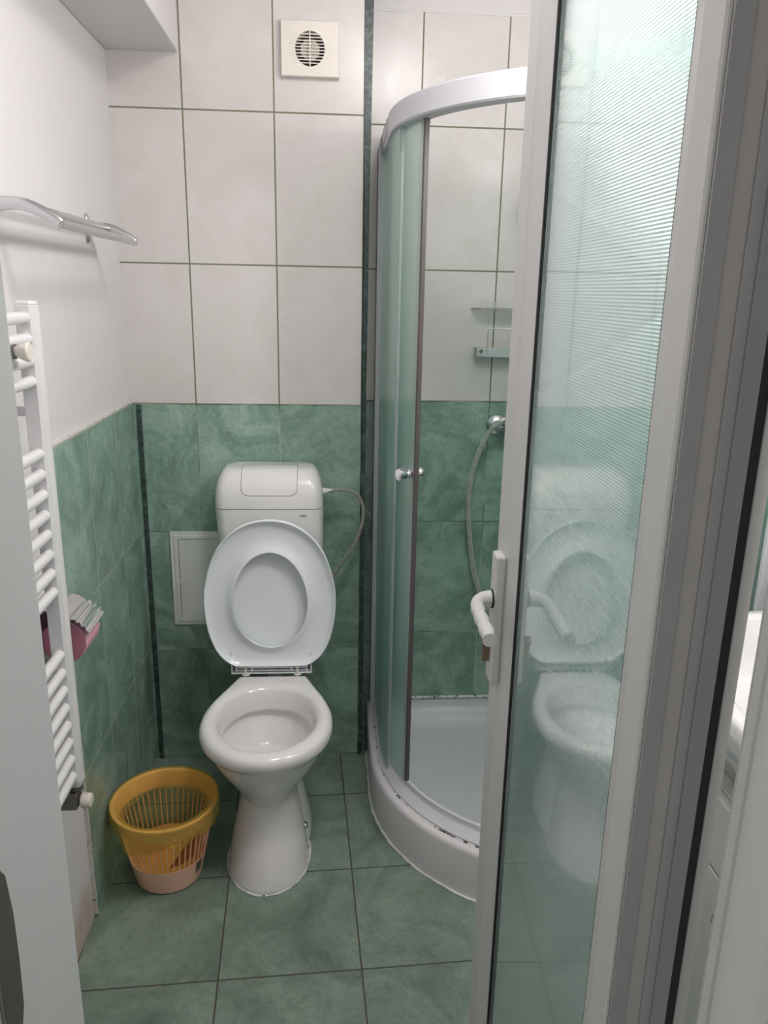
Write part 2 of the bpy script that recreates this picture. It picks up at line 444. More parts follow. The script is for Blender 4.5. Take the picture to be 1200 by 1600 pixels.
# hinge-side end: stepped grey rebate, black gasket and back flange
b = MB(); b.prism([(XA + .004, Y0), (XA + .016, Y0 + .001), (XA + .016, Y0 - .0015), (XA + .004, Y0 - .0015)], ZB, ZT); b.build('end_lip', M['pvc_mid'], d)
b = MB()
b.box(XA + .004, XA + .020, Y0 - .004, Y0, ZB, ZT, 0)
b.box(XA + .020, XA + .036, Y0 - .0015, Y0, ZB, ZT, 1)
b.box(XA + .036, XA + .046, Y0 - .004, Y0, ZB, ZT, 0)
b.box(XA + .046, XB - .001, Y0 - .007, Y0, ZB, ZT, 2)
b.build('end_profile', [M['pvc_mid'], M['pvc_end'], M['pvc_grey']], d, bevel=.0008)
MB().box(XB - .001, XB + .0088, Y0 - .004, Y0 + .012, ZB, ZT).build('gasket', M['gasket'], d)
MB().prism([(XB + .0088, Y0 - .006), (XB + .022, Y0 - .002), (XB + .022, Y0 + .03), (XB + .0088, Y0 + .03)], ZB, ZT).build('back_flange', M['flange'], d, bevel=.001)
MB().box(XA + .0085, XA + .0125, Y1 - .1165, Y1 - .1115, ZB + .1, ZT - .09).build('gasket', M['gasket'], d)
MB().box(XA + .0115, XA + .0125, Y0 + .0755, Y0 + .078, ZB + .1, ZT - .09).build('gasket', M['gasket'], d)
b = MB(); ya, yb, za, zb = Y0 + .066, Y1 - .10, ZB + .10, ZT - .09
nr = int((zb - za) / .0036); prof = [(.7018 + (.0007 if k % 2 else 0), za + (zb - za) * k / (2 * nr)) for k in range(2 * nr + 1)]
m_ = len(prof)
b.add([(x, ya, z) for x, z in prof] + [(x, yb, z) for x, z in prof], [(k, k + 1, m_ + k + 1, m_ + k) for k in range(m_ - 1)], 1)
b.add([(.6955, ya, za), (.6955, yb, za), (.6955, yb, zb), (.6955, ya, zb)], [(0, 1, 2, 3)], 0)
o_ = 2 * m_
b.f += [(o_, o_ + 1, m_, 0), (o_ + 2, o_ + 3, m_ - 1, 2 * m_ - 1), (o_ + 3, o_) + tuple(range(0, m_)), (o_ + 1, o_ + 2) + tuple(range(2 * m_ - 1, m_ - 1, -1))]; b.mi += [0] * 4
g = b.build('glass_pane', [M['frost'], M['frost_back']], d, smooth=5)
tag(g, 'pale aqua frosted glass with fine horizontal ribs')
# handle set
pt = MB().box(.668, XA + .002, -1.243, -1.205, .935, 1.158).build('backplate', M['pvc'], d, bevel=.005, seg=3)
tag(pt, 'white backplate')
hp = smoothpath([(.668, -1.228, 1.082), (.655, -1.230, 1.082), (.644, -1.238, 1.082), (.6385, -1.252, 1.081), (.637, -1.275, 1.079), (.6375, -1.30, 1.076), (.638, -1.33, 1.074), (.637, -1.365, 1.073)], 5)
rr = []
for i, q in enumerate(hp):
    k = i / (len(hp) - 1); rr.append(.0145 - .0040 * min(1, k * 3) + (.0011 * math.sin(k * 38) if k > .45 else 0))
lv = MB().tube(hp, rr, 20).build('lever', M['pvc'], d); tag(lv, 'white lever with wavy grip')
MB().lathe([(.0155, 0), (.0155, .003)], (.665, -1.228, 1.082), 'X', 24).build('lever_collar', M['gasket'], d)
b = MB().lathe([(.0085, 0), (.0085, .022)], (.6555, -1.226, 1.005), 'X', 20).box(.6565, .678, -1.2305, -1.2215, .972, 1.003)
b.build('lock_cylinder', M['brass'], d, bevel=.0006)
b = MB()
for z in (.30,): b.lathe([(.008, -.045), (.008, .045)], (XB + .012, Y0 + .016, z), 'Z', 16)
b.build('hinge', M['pvc'], d)

# ------------------------------------------------------------------ pendant lamp and added ceiling fill light
lp = thing('pendant_lamp', (LAMP[0], LAMP[1], CEIL), 'bright white globe lamp glowing through the ribbed glass of the door', 'lamp')
MB().lathe([(.001, -.0749), (.03, -.0687), (.053, -.053), (.0687, -.03), (.075, 0), (.0687, .03), (.053, .053), (.03, .0687)], LAMP, 'Z', 32).build('globe', M['lamp'], lp)
b = MB().lathe([(.03, .062), (.03, .09), (.012, .11)], LAMP, 'Z', 20).tube([(LAMP[0], LAMP[1], LAMP[2] + .1), (LAMP[0], LAMP[1], CEIL - .02)], .004, 8).lathe([(.04, 0), (.04, -.02), (.01, -.03)], (LAMP[0], LAMP[1], CEIL), 'Z', 24)
b.build('cord', M['pvc'], lp)
cl = thing('ceiling_fill', (CEIL_FILL[0], CEIL_FILL[1], CEIL), 'added round ceiling fill light out of view, brightening the toilet side', 'lamp')
MB().lathe([(.17, 0), (.17, -.02)], (CEIL_FILL[0], CEIL_FILL[1], CEIL), 'Z', 40).build('fill_base', M['pvc'], cl)
MB().lathe([(.165, -.02), (.16, -.05), (.12, -.07), (.02, -.078)], (CEIL_FILL[0], CEIL_FILL[1], CEIL), 'Z', 40).build('diffuser', M['ceil_fill'], cl)

# ------------------------------------------------------------------ shower tray
CX, CY = 1.08, -.234
def quad(dd, z, na=28):
    x0 = .532 + dd; r = .548 - dd; xr = XR - .006 - dd; yb = .112 - dd
    pts = [(x0, yb, z), (x0, yb - .3 * (yb - CY), z), (x0, yb - .7 * (yb - CY), z)]
    for k in range(na + 1):
        a = pi / 2 * k / na; pts.append((CX - r * math.cos(a), CY - r * math.sin(a), z))
    pts += [(1.2, CY - r, z), (xr, CY - r, z), (xr, -.3, z), (xr, yb, z), (1.1, yb, z), (.8 if x0 < .75 else x0 + .05, yb, z)]
    return pts
tr = thing('shower_tray', (CX, CY, 0), 'white quarter round shower tray on the floor at the right', 'shower tray')
b = MB(); b.loft([quad(.001, 0), quad(.003, .03), quad(.0, .135), quad(.003, .146), quad(.010, .150), quad(.040, .150)], True, False)
b.build('apron', M['acrylic'], tr, smooth=50)
b = MB(); b.loft([quad(.040, .150), quad(.060, .150), quad(.068, .147), quad(.078, .125), quad(.095, .108), quad(.13, .102), quad(.2, .100)], False, True)
b.build('basin', M['acrylic_in'], tr, smooth=60)
def qpath(dd, z):
    return [Vector(p) for p in quad(dd, z, 60)[1:63]]
P = resample(qpath(-.001, .002), .012)
P = [p + Vector((random.uniform(-.0015, .0015), random.uniform(-.0015, .0015), 0)) for p in P]
MB().tube(P, [.0035 + random.uniform(-.001, .001) for _ in P], 6).build('floor_caulk', M['caulk_clean'], tr)
P = [Vector((.55 + .01 * i, .112, .1525)) for i in range(87)]
MB().tube(P, [.006 + random.uniform(-.001, .0015) for _ in P], 6).build('wall_caulk', M['caulk'], tr)
P = resample(qpath(.0225, .1505), .008)
MB().tube(P, [.0028 + random.uniform(-.001, .001) for _ in P], 5).build('rail_caulk', M['caulk'], tr)
MB().lathe([(.045, .1005), (.045, .104), (.03, .106)], (1.15, -.2, 0), 'Z', 30).build('drain', M['chrome'], tr)

# ------------------------------------------------------------------ shower enclosure
def stations(a0, a1, straight0=None, straight1=None, n=None):
    st = []
    if straight0 is not None: st += [('L', straight0), ('L', (straight0 + CY) / 2)]
    m = n or max(2, int(abs(a1 - a0) / 2.2))
    for k in range(m + 1): st.append(('A', math.radians(a0 + (a1 - a0) * k / m)))
    if straight1 is not None: st += [('R', (CX + straight1) / 2), ('R', straight1)]
    return st
def at(st, r, z):
    k, v = st
    if k == 'L': return (CX - r, v, z)
    if k == 'R': return (v, CY - r, z)
    return (CX - r * math.cos(v), CY - r * math.sin(v), z)
def sweep(mb, st, prof, mi=0): return mb.loft([[at(s, r, z) for r, z in prof] for s in st], mi=mi)
en = thing('shower_enclosure', (CX, CY, .15), 'quarter round shower enclosure with frosted sliding doors and a curved white top rail', 'shower enclosure')
full = stations(0, 90, .10, XR - .01, 44)
o = sweep(MB(), full, [(.524, 1.940), (.527, 1.944), (.527, 1.990), (.523, 1.994), (.488, 1.994), (.484, 1.990), (.484, 1.944), (.487, 1.940)]).build('top_rail', M['alu_rail'], en)
tag(o, 'curved white top rail')
o = sweep(MB(), full, [(.524, .1505), (.524, .158), (.503, .177), (.5005, .181), (.5005, .195), (.4985, .1975), (.493, .1975), (.490, .194), (.490, .1505)]).build('bottom_rail', M['alu_white'], en)
sweep(MB(), stations(0, 0.001, -.02, None, 1)[:1] + [('L', -.19)], [(.5295, 1.948), (.5295, 1.986), (.525, 1.986), (.525, 1.948)]).build('rail_connector', M['connector'], en)
MB().box(.545, .560, .065, .114, .15, 1.96).build('wall_profile', M['alu_white'], en, bevel=.0015)
MB().box(XR - .045, XR - .001, CY - .535, CY - .520, .15, 1.96).build('wall_profile', M['alu_white'], en, bevel=.0015)
def pane(name, st, r0, r1, parent, z0=.18, z1=1.955):
    return sweep(MB(), st, [(r0, z0), (r1, z0), (r1, z1), (r0, z1)]).build(name, M['shower_glass'], parent)
f1 = pane('fixed_panel', stations(0, 12.5, .075), .514, .519, en); tag(f1, 'aqua frosted fixed pane')
sweep(MB(), stations(12.2, 13.2, n=2), [(.510, .19), (.516, .19), (.516, 1.95), (.510, 1.95)]).build('edge_seal', M['connector'], f1)
f2 = pane('fixed_panel', stations(77.5, 90, None, XR - .04), .514, .519, en)
s1 = pane('sliding_door', stations(0, 24.3, .03), .497, .502, en, .197, 1.953); tag(s1, 'frosted curved sliding pane pushed back, with a knob')
sweep(MB(), stations(24.2, 25.1, n=2), [(.494, .197), (.505, .197), (.505, 1.95), (.494, 1.95)]).build('edge_seal', M['gasket_seal'], s1)
sweep(MB(), stations(22.4, 24.2, n=2), [(.4962, .197), (.5028, .197), (.5028, 1.95), (.4962, 1.95)]).build('clear_edge', M['connector'], s1)
s2 = pane('sliding_door', stations(65.7, 90, None, XR - .1), .497, .502, en, .197, 1.953)
sweep(MB(), stations(64.9, 65.8, n=2), [(.494, .197), (.505, .197), (.505, 1.95), (.494, 1.95)]).build('edge_seal', M['gasket_seal'], s2)
for par, ang in ((s1, 22.0), (s2, 68.0)):
    a = math.radians(ang); dr = Vector((-math.cos(a), -math.sin(a), 0)); c = Vector((CX, CY, 1.103)) + dr * .4995
    b = MB()
    b.lathe([(.0135, .0026), (.0135, .008), (.010, .012), (.0095, .016), (.0155, .020), (.0165, .024), (.0165, .038), (.0135, .041), (.002, .0415)], c, dr, 28)
    b.lathe([(.012, .0026), (.012, .008), (.009, .012), (.013, .018), (.0145, .024), (.0125, .030), (.002, .0305)], c, -dr, 28)
    k = b.build('knob', M['chrome'], par); tag(k, 'round chrome knob')
for ang in (3, 23):
    a = math.radians(ang); dr = Vector((-math.cos(a), -math.sin(a), 0))
    MB().lathe([(.011, -.006), (.011, .006)], Vector((CX, CY, 1.940)) + dr * .492, dr, 16).build('roller', M['pvc'], s1)

# ------------------------------------------------------------------ toilet
TX = .232
def half_ring(hw, yf, yc, yr, hr, z, n=22, flat=.8, p=2.0):
    """egg/trapezoid outline: ellipse in front of yc, narrowing to +-hr at yr behind"""
    R = []
    for k in range(n + 1):
        a = pi / 2 * k / n
        R.append((hw * math.sin(a) ** (2 / p), yc + (yf - yc) * math.cos(a) ** (2 / p)))
    D = yr - yc
    ctrl = [(hw, yc), (hw * .985, yc + D * .2), (hr + (hw - hr) * .72, yc + D * .46), (hr + (hw - hr) * .34, yc + D * .72), (hr, yc + D * .96), (hr * .94, yr)]
    q = smoothpath([(x, y, 0) for x, y in ctrl], 3)[1:]
    R += [(v.x, v.y) for v in q]
    R += [(hr * .5, yr)]
    right = [(TX + x, y, z) for x, y in R]; left = [(TX - x, y, z) for x, y in R[1:]][::-1]
    return right + [(TX, yr, z)] + left
def oval(hw, y0, y1, z, n=22, px=2.0):
    base = half_ring(1, -1, 0, 1, .6, z)
    N = len(base); yc = (y0 + y1) / 2; L = (y1 - y0) / 2; out = []
    for x, y, _ in base:
        a = math.atan2(x - TX, -y); out.append((TX + hw * math.sin(a), yc - L * math.cos(a), z))
    return out
toi = thing('toilet', (TX, -.42, 0), 'white ceramic toilet with seat and lid raised, between the bin and the shower', 'toilet')
b = MB()
rim = [half_ring(.040, -.55, -.45, -.33, .03, .15), half_ring(.062, -.565, -.46, -.30, .05, .19), half_ring(.080, -.580, -.47, -.28, .06, .225), half_ring(.100, -.600, -.47, -.26, .075, .26),
       half_ring(.126, -.628, -.475, -.25, .085, .30), half_ring(.149, -.650, -.48, -.245, .095, .34), half_ring(.160, -.660, -.48, -.24, .10, .365),
       half_ring(.165, -.664, -.485, -.238, .102, .377), half_ring(.175, -.676, -.485, -.236, .104, .386), half_ring(.1805, -.684, -.485, -.235, .106, .397),
       half_ring(.181, -.685, -.485, -.235, .106, .412), half_ring(.177, -.680, -.485, -.236, .105, .424), half_ring(.168, -.668, -.485, -.240, .102, .4305),
       half_ring(.158, -.655, -.48, -.250, .098, .4315)]
inn = [oval(.146, -.641, -.292, .4285), oval(.137, -.628, -.300, .420), oval(.131, -.619, -.307, .405), oval(.128, -.614, -.312, .385),
       oval(.126, -.611, -.315, .364), oval(.127, -.612, -.314, .360), oval(.138, -.624, -.296, .354), oval(.136, -.620, -.300, .338), oval(.124, -.598, -.315, .312), oval(.10, -.565, -.33, .288), oval(.07, -.51, -.34, .268), oval(.045, -.46, -.345, .260)]
b.loft(rim + inn, True, True)
# front column of the pedestal
b.loft([oval(.1145, -.657, -.36, .0), oval(.1145, -.657, -.36, .001), oval(.111, -.650, -.36, .02), oval(.104, -.632, -.36, .07), oval(.094, -.607, -.355, .12), oval(.084, -.588, -.35, .165),
        oval(.078, -.576, -.34, .205), oval(.080, -.575, -.33, .230), oval(.088, -.580, -.32, .250)], True, True)
# rear foot and trap
b.loft([oval(.119, -.61, -.13, .0), oval(.119, -.61, -.13, .001), oval(.115, -.598, -.13, .018), oval(.106, -.56, -.14, .05), oval(.088, -.50, -.15, .11), oval(.070, -.45, -.16, .17), oval(.062, -.40, -.16, .22), oval(.068, -.30, -.17, .255), oval(.085, -.27, -.19, .33), oval(.085, -.27, -.20, .38)], True, True)
b.lathe([(.05, -.20), (.05, .03), (.056, .035), (.056, .10)], (TX, -.10, .20), 'Y', 24)
bowl = b.build('bowl', M['ceramic'], toi, smooth=48)
md = bowl.modifiers.new('ss', 'SUBSURF'); md.levels = 1; md.render_levels = 1
# caulk around the foot
ring = [Vector(p) for p in oval(.1155, -.657, -.33, .002)]
P = [p for p in ring]; P.append(P[0])
P = resample(P, .012)
MB().tube([p + Vector((random.uniform(-.001, .001), random.uniform(-.001, .001), 0)) for p in P], [.003 + random.uniform(-.001, .001) for _ in P], 6).build('foot_caulk', M['caulk_clean'], toi)
MB().lathe([(.010, 0), (.010, .010), (.006, .014)], (TX + .098, -.43, .04), 'Z', 16).build('foot_bolt', M['chrome'], toi)
# seat and lid: frame with origin at the hinge line, leaning back a little
HY, HZ = -.222, .452; lean = math.radians(2.5)
def seatpt(u, w, n):   # u across, w along (up), n towards the viewer
    return (TX - .004 + u, HY + w * math.sin(lean) - n * math.cos(lean), HZ + w * math.cos(lean) + n * math.sin(lean))
def egg(sc, w0, wmax, hw, wc, flatw, n=64, pb=2.0):
    """outline of seat: bottom flat part half width flatw at w0, tip at wmax"""
    pts = []
    for k in range(n):
        a = 2 * pi * k / n
        s, c = math.sin(a), math.cos(a)
        if c >= 0: x = hw * s; w = wc + (wmax - wc) * c
        else:
            x = hw * s; w = wc + (wc - w0) * c
            if abs(x) < flatw and c < 0: w = min(w, wc + (wc - w0) * c)
            w = max(w, w0 + .0)
            if c < -.84: x = flatw * (s / math.sqrt(1 - .84 ** 2)) if True else x
        pts.append((x, w))
    return pts
def seat_outline(grow=0.0, n=72):
    """control polygon read off the outline of the raised seat"""
    C_ = [(0, .466), (.055, .458), (.103, .433), (.145, .390), (.174, .330), (.190, .268), (.194, .220), (.191, .165), (.182, .115), (.167, .072), (.149, .043), (.128, .024), (.112, .015), (.10, .012), (.05, .011), (0, .011)]
    R = smoothpath([(-.055, .458, 0)] + [(x, y, 0) for x, y in C_] + [(-.05, .011, 0)], 5)[5:-5]
    R = [Vector((p.x, p.y, 0)) for p in R]
    L = sum((b_ - a_).length for a_, b_ in zip(R, R[1:])); R = resample(R, L / 35.5)[:36]
    full_ = [(p.x, p.y) for p in R] + [(-p.x, p.y) for p in R[::-1] if p.x > .004]
    c = (0, .225)
    return [((x - c[0]) * (1 + grow / .2) + c[0], (y - c[1]) * (1 + grow / .23) + c[1]) for x, y in full_]
SO = seat_outline(); NS = len(SO)
def hole(scale=1.0, shift=0.0):
    out = []
    for x, y in SO:
        a = math.atan2(x, y - .225)
        hw = .110 * scale; c = math.cos(a)
        L = (.148 if c > 0 else .148) * scale
        out.append((hw * math.sin(a) * (1 - .05 * c), .219 + L * c + shift))
    return out
def blend(A, B, t): return [(a[0] * (1 - t) + b_[0] * t, a[1] * (1 - t) + b_[1] * t) for a, b_ in zip(A, B)]
HO = hole()
def lay(o, n): return [seatpt(x, w, n) for x, w in o]
b = MB()
rings = [lay(blend(SO, HO, .97), -.001), lay(blend(SO, HO, .5), .000), lay(blend(SO, HO, .03), .002), lay(SO, .008), lay(SO, .022), lay(blend(SO, HO, .03), .0245), lay(blend(SO, HO, .055), .0225), lay(blend(SO, HO, .10), .015),
         lay(blend(SO, HO, .25), .009), lay(blend(SO, HO, .6), .006), lay(blend(SO, HO, .85), .011), lay(blend(SO, HO, .94), .0185), lay(blend(SO, HO, 1.0), .0195), lay(HO, .003)]
b.loft(rings + [rings[0]], False, False)
st_ = b.build('seat', M['seat'], toi, smooth=60); tag(st_, 'raised white seat ring')
LO = [(x * .985, (w - .2) * .97 + .198 if w > .2 else w) for x, w in seat_outline(0)]
C0 = [(0.0, .222)] * NS
b = MB()
b.loft([lay(blend(LO, C0, .995), -.024), lay(blend(LO, C0, .5), -.023), lay(blend(LO, C0, .1), -.018), lay(LO, -.010), lay(LO, .001), lay(blend(LO, C0, .03), .001), lay(blend(LO, C0, .05), -.006),
        lay(blend(LO, C0, .3), -.012), lay(blend(LO, C0, .6), -.016), lay(blend(LO, C0, .995), -.0175)], True, True)
ld = b.build('lid', M['seat'], toi, smooth=60); tag(ld, 'raised white lid seen through the seat opening')
# lower skirt of the lid with side tabs, hinge rods and posts
b = MB()
def sbox(mb, u0, u1, w0, w1, n0, n1, mi=0):
    vs = [seatpt(u, w, n) for n in (n0, n1) for w in (w0, w1) for u in (u0, u1)]
    return mb.add(vs, [(0, 2, 3, 1), (4, 5, 7, 6), (0, 1, 5, 4), (2, 6, 7, 3), (0, 4, 6, 2), (1, 3, 7, 5)], mi)
sbox(b, -.118, .118, -.012, .03, -.022, -.018); sbox(b, -.121, -.117, -.016, .055, -.022, .012); sbox(b, .117, .121, -.016, .055, -.022, .012)
sbox(b, -.121, .121, -.018, -.013, -.022, .010); sbox(b, -.108, -.104, -.012, .018, -.02, .008); sbox(b, .104, .108, -.012, .018, -.02, .008)
sbox(b, -.062, -.057, -.010, .018, -.02, .010); sbox(b, .057, .062, -.010, .018, -.02, .010)
b.build('lid_skirt', M['seat'], toi, bevel=.0008)
b = MB(); b.tube([seatpt(-.104, .000, .002), seatpt(.104, .000, .002)], .0035, 12)
b.tube([seatpt(-.112, -.008, .006), seatpt(.112, -.008, .006)], .0025, 12)
b.build('hinge_rod', M['seat'], toi)
for s in (-1, 1):
    b = MB(); sbox(b, s * .078 - .004, s * .078 + .004, -.024, .008, -.006, .014); b.lathe([(.013, -.023), (.013, -.019), (.009, -.017)], seatpt(s * .078, 0, .004), 'Z', 20)
    b.build('hinge_post', M['hinge'], toi, bevel=.001)
MB().tube([(TX, -.165, .40), (TX, -.10, .40), (TX, -.075, .43), (TX, -.07, .6595)], .022, 20).build('flush_pipe', M['cistern'], toi)

# ------------------------------------------------------------------ cistern
ci = thing('toilet_cistern', (TX - .005, -.07, .66), 'white plastic cistern on the wall behind the raised lid', 'cistern')
cx = .2235; hw = .1605
def rr_(x0, x1, y0, y1, r, z, n=6):
    pts = []
    for cx_, cy_, a0 in ((x1 - r, y1 - r, 0), (x0 + r, y1 - r, pi / 2), (x0 + r, y0 + r, pi), (x1 - r, y0 + r, 3 * pi / 2)):
        for k in range(n + 1):
            a = a0 + pi / 2 * k / n; pts.append((cx_ + r * math.cos(a), cy_ + r * math.sin(a), z))
    return pts
b = MB(); b.loft([rr_(cx - .135, cx + .15, -.125, -.004, .025, .66), rr_(cx - .143, cx + .157, -.138, -.003, .028, .68), rr_(cx - .150, cx + .160, -.148, -.003, .03, .76), rr_(cx - hw, cx + hw, -.155, -.003, .034, .928), rr_(cx - hw + .002, cx + hw - .002, -.153, -.004, .034, .9305)])
b.build('tank_body', M['cistern'], ci, smooth=40)
MB().loft([rr_(cx - hw + .002, cx + hw - .002, -.1535, -.005, .033, .9300), rr_(cx - hw + .002, cx + hw - .002, -.1535, -.005, .033, .9335)]).build('joint', M['dark_gap'], ci)
# lid: rounded front and side shoulders
def lidring(t, z):
    ix = .030 * (1 - math.cos(t * pi / 2)) if t < 1 else .030
    iy = .070 * (1 - math.cos(t * pi / 2))
    return rr_(cx - hw + ix * 1.2, cx + hw - ix * 1.2, -.157 + iy, -.003, .034, z)
b = MB(); prof = [(0, .9325), (0, .945)] + [(math.sin(k / 10 * pi / 2) ** 1.0 * 1.0 if False else k / 10, .945 + .097 * math.sin(k / 10 * pi / 2)) for k in range(1, 11)]
b.loft([lidring(t, z) for t, z in prof])
lid = b.build('tank_lid', M['cistern'], ci, smooth=50)
# flush plate follows the lid front; drawn as a dark outline seam and a slightly raised plate
def front_y(z):
    s = min(1, max(0, (z - .945) / .097)); t = math.asin(s) / (pi / 2)
    return -.157 + .070 * (1 - math.cos(t * pi / 2))
def plate(x0, x1, zb, off, r=.02, n=14):
    rows = []
    zs = [zb + (1.0405 - zb) * (k / n) for k in range(n + 1)]
    for z in zs:
        ins = 0
        if z < zb + r: ins = r - math.sqrt(max(0, r * r - (zb + r - z) ** 2))
        rows.append([(x0 + ins + (x1 - x0 - 2 * ins) * k / 8, front_y(z) - off, z + (off * .7 if z > 1.02 else 0)) for k in range(9)])
    for yy in (-.085, -.06, -.03): rows.append([(x0 + (x1 - x0) * k / 8, yy, 1.0420 + off) for k in range(9)])
    return rows
def plate_mesh(x0, x1, zb, off, mat, name):
    b = MB(); rows = plate(x0, x1, zb, off); back = [[(x, y + .005, z - .004) for x, y, z in r] for r in rows]
    n = len(rows[0])
    rings = [r + rb[::-1] for r, rb in zip(rows, back)]
    b.loft(rings); return b.build(name, mat, ci, smooth=50)
plate_mesh(.143, .308, .9715, .0006, M['dark_gap'], 'button_seam')
plate_mesh(.1442, .3068, .9728, .0012, M['cistern'], 'flush_button')
# maker's mark: a tiny dash and fine line of lettering
b = MB().box(.3145, .3165, -.1585, -.1555, .911, .9135)
x = .3185
for wd in (.0016, .0012, .0018, .0012, .0016, .0014, .0018):
    b.box(x, x + wd, -.1583, -.1545, .9114, .9132); x += wd + .0009
b.build('maker_mark', M['label'], ci)

# supply hose
hs = thing('supply_hose', (.387, -.09, .967), 'braided steel hose curving from the right side of the cistern', 'hose')
P = smoothpath([(.392, -.085, .970), (.420, -.083, .972), (.455, -.078, .970), (.485, -.072, .957), (.503, -.068, .928), (.508, -.068, .890), (.500, -.070, .842), (.478, -.074, .790), (.450, -.078, .748), (.424, -.08, .708), (.390, -.075, .665), (.372, -.05, .63)], 10)
ribbed(P, .0042, .0056, .0042).build('braided_hose', [M['braid'], M['steel_dark']], hs, smooth=25)
MB().lathe([(.010, -.008), (.010, .006), (.0075, .007), (.0075, .014)], (.387, -.086, .970), 'X', 18).build('plastic_nut', M['cistern'], hs)
MB().lathe([(.0075, 0), (.0075, .012), (.006, .014)], (.400, -.086, .970), 'X', 6).build('steel_nut', M['chrome_soft'], hs)
MB().lathe([(.022, -.002), (.022, -.006), (.010, -.010), (.010, -.05)], (.372, 0, .615), 'Y', 20).lathe([(.008, -.01), (.008, .02)], (.372, -.045, .615), 'Z', 16).build('angle_valve', M['chrome'], hs)

# ------------------------------------------------------------------ access panel
ap = thing('access_panel', (.05, 0, .657), 'pale plastic access panel in the green tiles left of the cistern', 'access panel')
def frame(mb, x0, x1, z0, z1, w, y0, y1):
    mb.box(x0, x1, y0, y1, z0, z0 + w); mb.box(x0, x1, y0, y1, z1 - w, z1); mb.box(x0, x0 + w, y0, y1, z0 + w, z1 - w); mb.box(x1 - w, x1, y0, y1, z0 + w, z1 - w)
b = MB(); frame(b, -.101, .205, .498, .816, .014, -.006, -.0005); frame(b, -.089, .193, .510, .804, .012, -.009, -.0005)
b.build('panel_frame', M['panel'], ap, bevel=.0012)
MB().box(-.078, .182, -.002, -.0006, .520, .794).build('gap', M['dark_gap'], ap)
dr_ = MB().box(-.0755, .180, -.0065, -.001, .5225, .7915).build('panel_door', M['panel'], ap, bevel=.001)
MB().box(-.077, -.062, -.0085, -.006, .641, .657).build('latch', M['panel'], dr_, bevel=.001)

# ------------------------------------------------------------------ exhaust fan
ef = thing('exhaust_fan', (.351, 0, 2.183), 'square ivory exhaust fan grille high on the cream tiles', 'exhaust fan')
fx, fz, sx, sz = .3505, 2.1835, .0785, .0680
fz = 2.1835
n = 48
def sq(k, m=1.0):
    a = 2 * pi * k / n; c, s = math.cos(a), math.sin(a); q = 1 / max(abs(c), abs(s)); return (fx + c * q * sx * m, fz + s * q * sz * m)
Rz = .0432
circ = [(fx + .040 * math.cos(2 * pi * k / n), fz + Rz * math.sin(2 * pi * k / n)) for k in range(n)]
b = MB()
b.loft([[(x, -.0005, z) for x, z in (sq(k) for k in range(n))], [(x, -.018, z) for x, z in (sq(k) for k in range(n))], [(x, -.021, z) for x, z in (sq(k, .97) for k in range(n))],
        [(x, -.0215, z) for x, z in circ], [(x, -.014, z) for x, z in circ], [(x, -.0008, z) for x, z in circ]], False, False)
b.build('cover', M['fan'], ef, smooth=30)
b = MB()
for i in range(10):
    z = fz + Rz - .0085 - i * (2 * Rz - .012) / 9.6
    w = .040 * math.sqrt(max(0, 1 - ((z - fz) / Rz) ** 2)) + .001
    b.add([(fx - w, -.0225, z + .0012), (fx + w, -.0225, z + .0012), (fx + w, -.0225, z - .0012), (fx - w, -.0225, z - .0012),
           (fx - w, -.012, z + .0042), (fx + w, -.012, z + .0042), (fx + w, -.012, z + .0022), (fx - w, -.012, z + .0022)],
          [(0, 1, 2, 3), (7, 6, 5, 4), (0, 4, 5, 1), (3, 2, 6, 7), (0, 3, 7, 4), (1, 5, 6, 2)])
    b.box(fx - w - .016, fx + w + .016, -.0222, -.0212, z - .0004, z + .0006)
b.box(fx - .0014, fx + .0014, -.0232, -.016, fz - Rz, fz + Rz)
b.build('slats', M['fan'], ef)
MB().lathe([(.0395, -.0009), (.0395, -.002)], (fx, 0, fz), 'Y', 40).build('duct', M['fan_dark'], ef)
oc = [(fx + .0275 * math.cos(pi / 8 + pi / 4 * k), fz + .0275 * math.sin(pi / 8 + pi / 4 * k)) for k in range(8)]
MB().loft([[(x, -.002, z) for x, z in oc], [(x, -.011, z) for x, z in oc]]).build('motor', M['fan'], ef, bevel=.001)

# ------------------------------------------------------------------ wastebasket and liner
BX, BY, HB = -.038, -.552, .235
RB, RT = .088, .134
wb_ = thing('wastebasket', (BX, BY, 0), 'peach plastic wastebasket with slatted sides left of the toilet', 'wastebasket')
def rad(z): return RB + (RT - RB) * (z / HB)
b = MB()
N = 72
def circ_(r, z, n=N, wob=None): return [(BX + (r + (wob(k) if wob else 0)) * math.cos(2 * pi * k / n), BY + (r + (wob(k) if wob else 0)) * math.sin(2 * pi * k / n), z) for k in range(n)]
b.loft([circ_(RB - .006, 0), circ_(RB, .004), circ_(rad(.078), .078), circ_(rad(.078) - .002, .078), circ_(RB - .0025, .006)], True, True)
for k in range(46):
    a = 2 * pi * k / 46; dx, dy = math.cos(a), math.sin(a); tx, ty = -dy, dx; h = .0016
    def q(r, s, z): return (BX + dx * r + tx * s, BY + dy * r + ty * s, z)
    z0, z1 = .076, .192; r0, r1 = rad(z0), rad(z1)
    vs = [q(r0, -h, z0), q(r0, h, z0), q(r0 - .0022, h, z0), q(r0 - .0022, -h, z0), q(r1, -h, z1), q(r1, h, z1), q(r1 - .0022, h, z1), q(r1 - .0022, -h, z1)]
    b.add(vs, [(0, 1, 2, 3), (7, 6, 5, 4), (0, 4, 5, 1), (1, 5, 6, 2), (2, 6, 7, 3), (3, 7, 4, 0)])
b.loft([circ_(rad(.19), .19), circ_(rad(.225), .225), circ_(RT + .006, .230), circ_(RT + .007, .236), circ_(RT + .002, .238), circ_(RT - .003, .234), circ_(rad(.19) - .002, .19)], False, False)
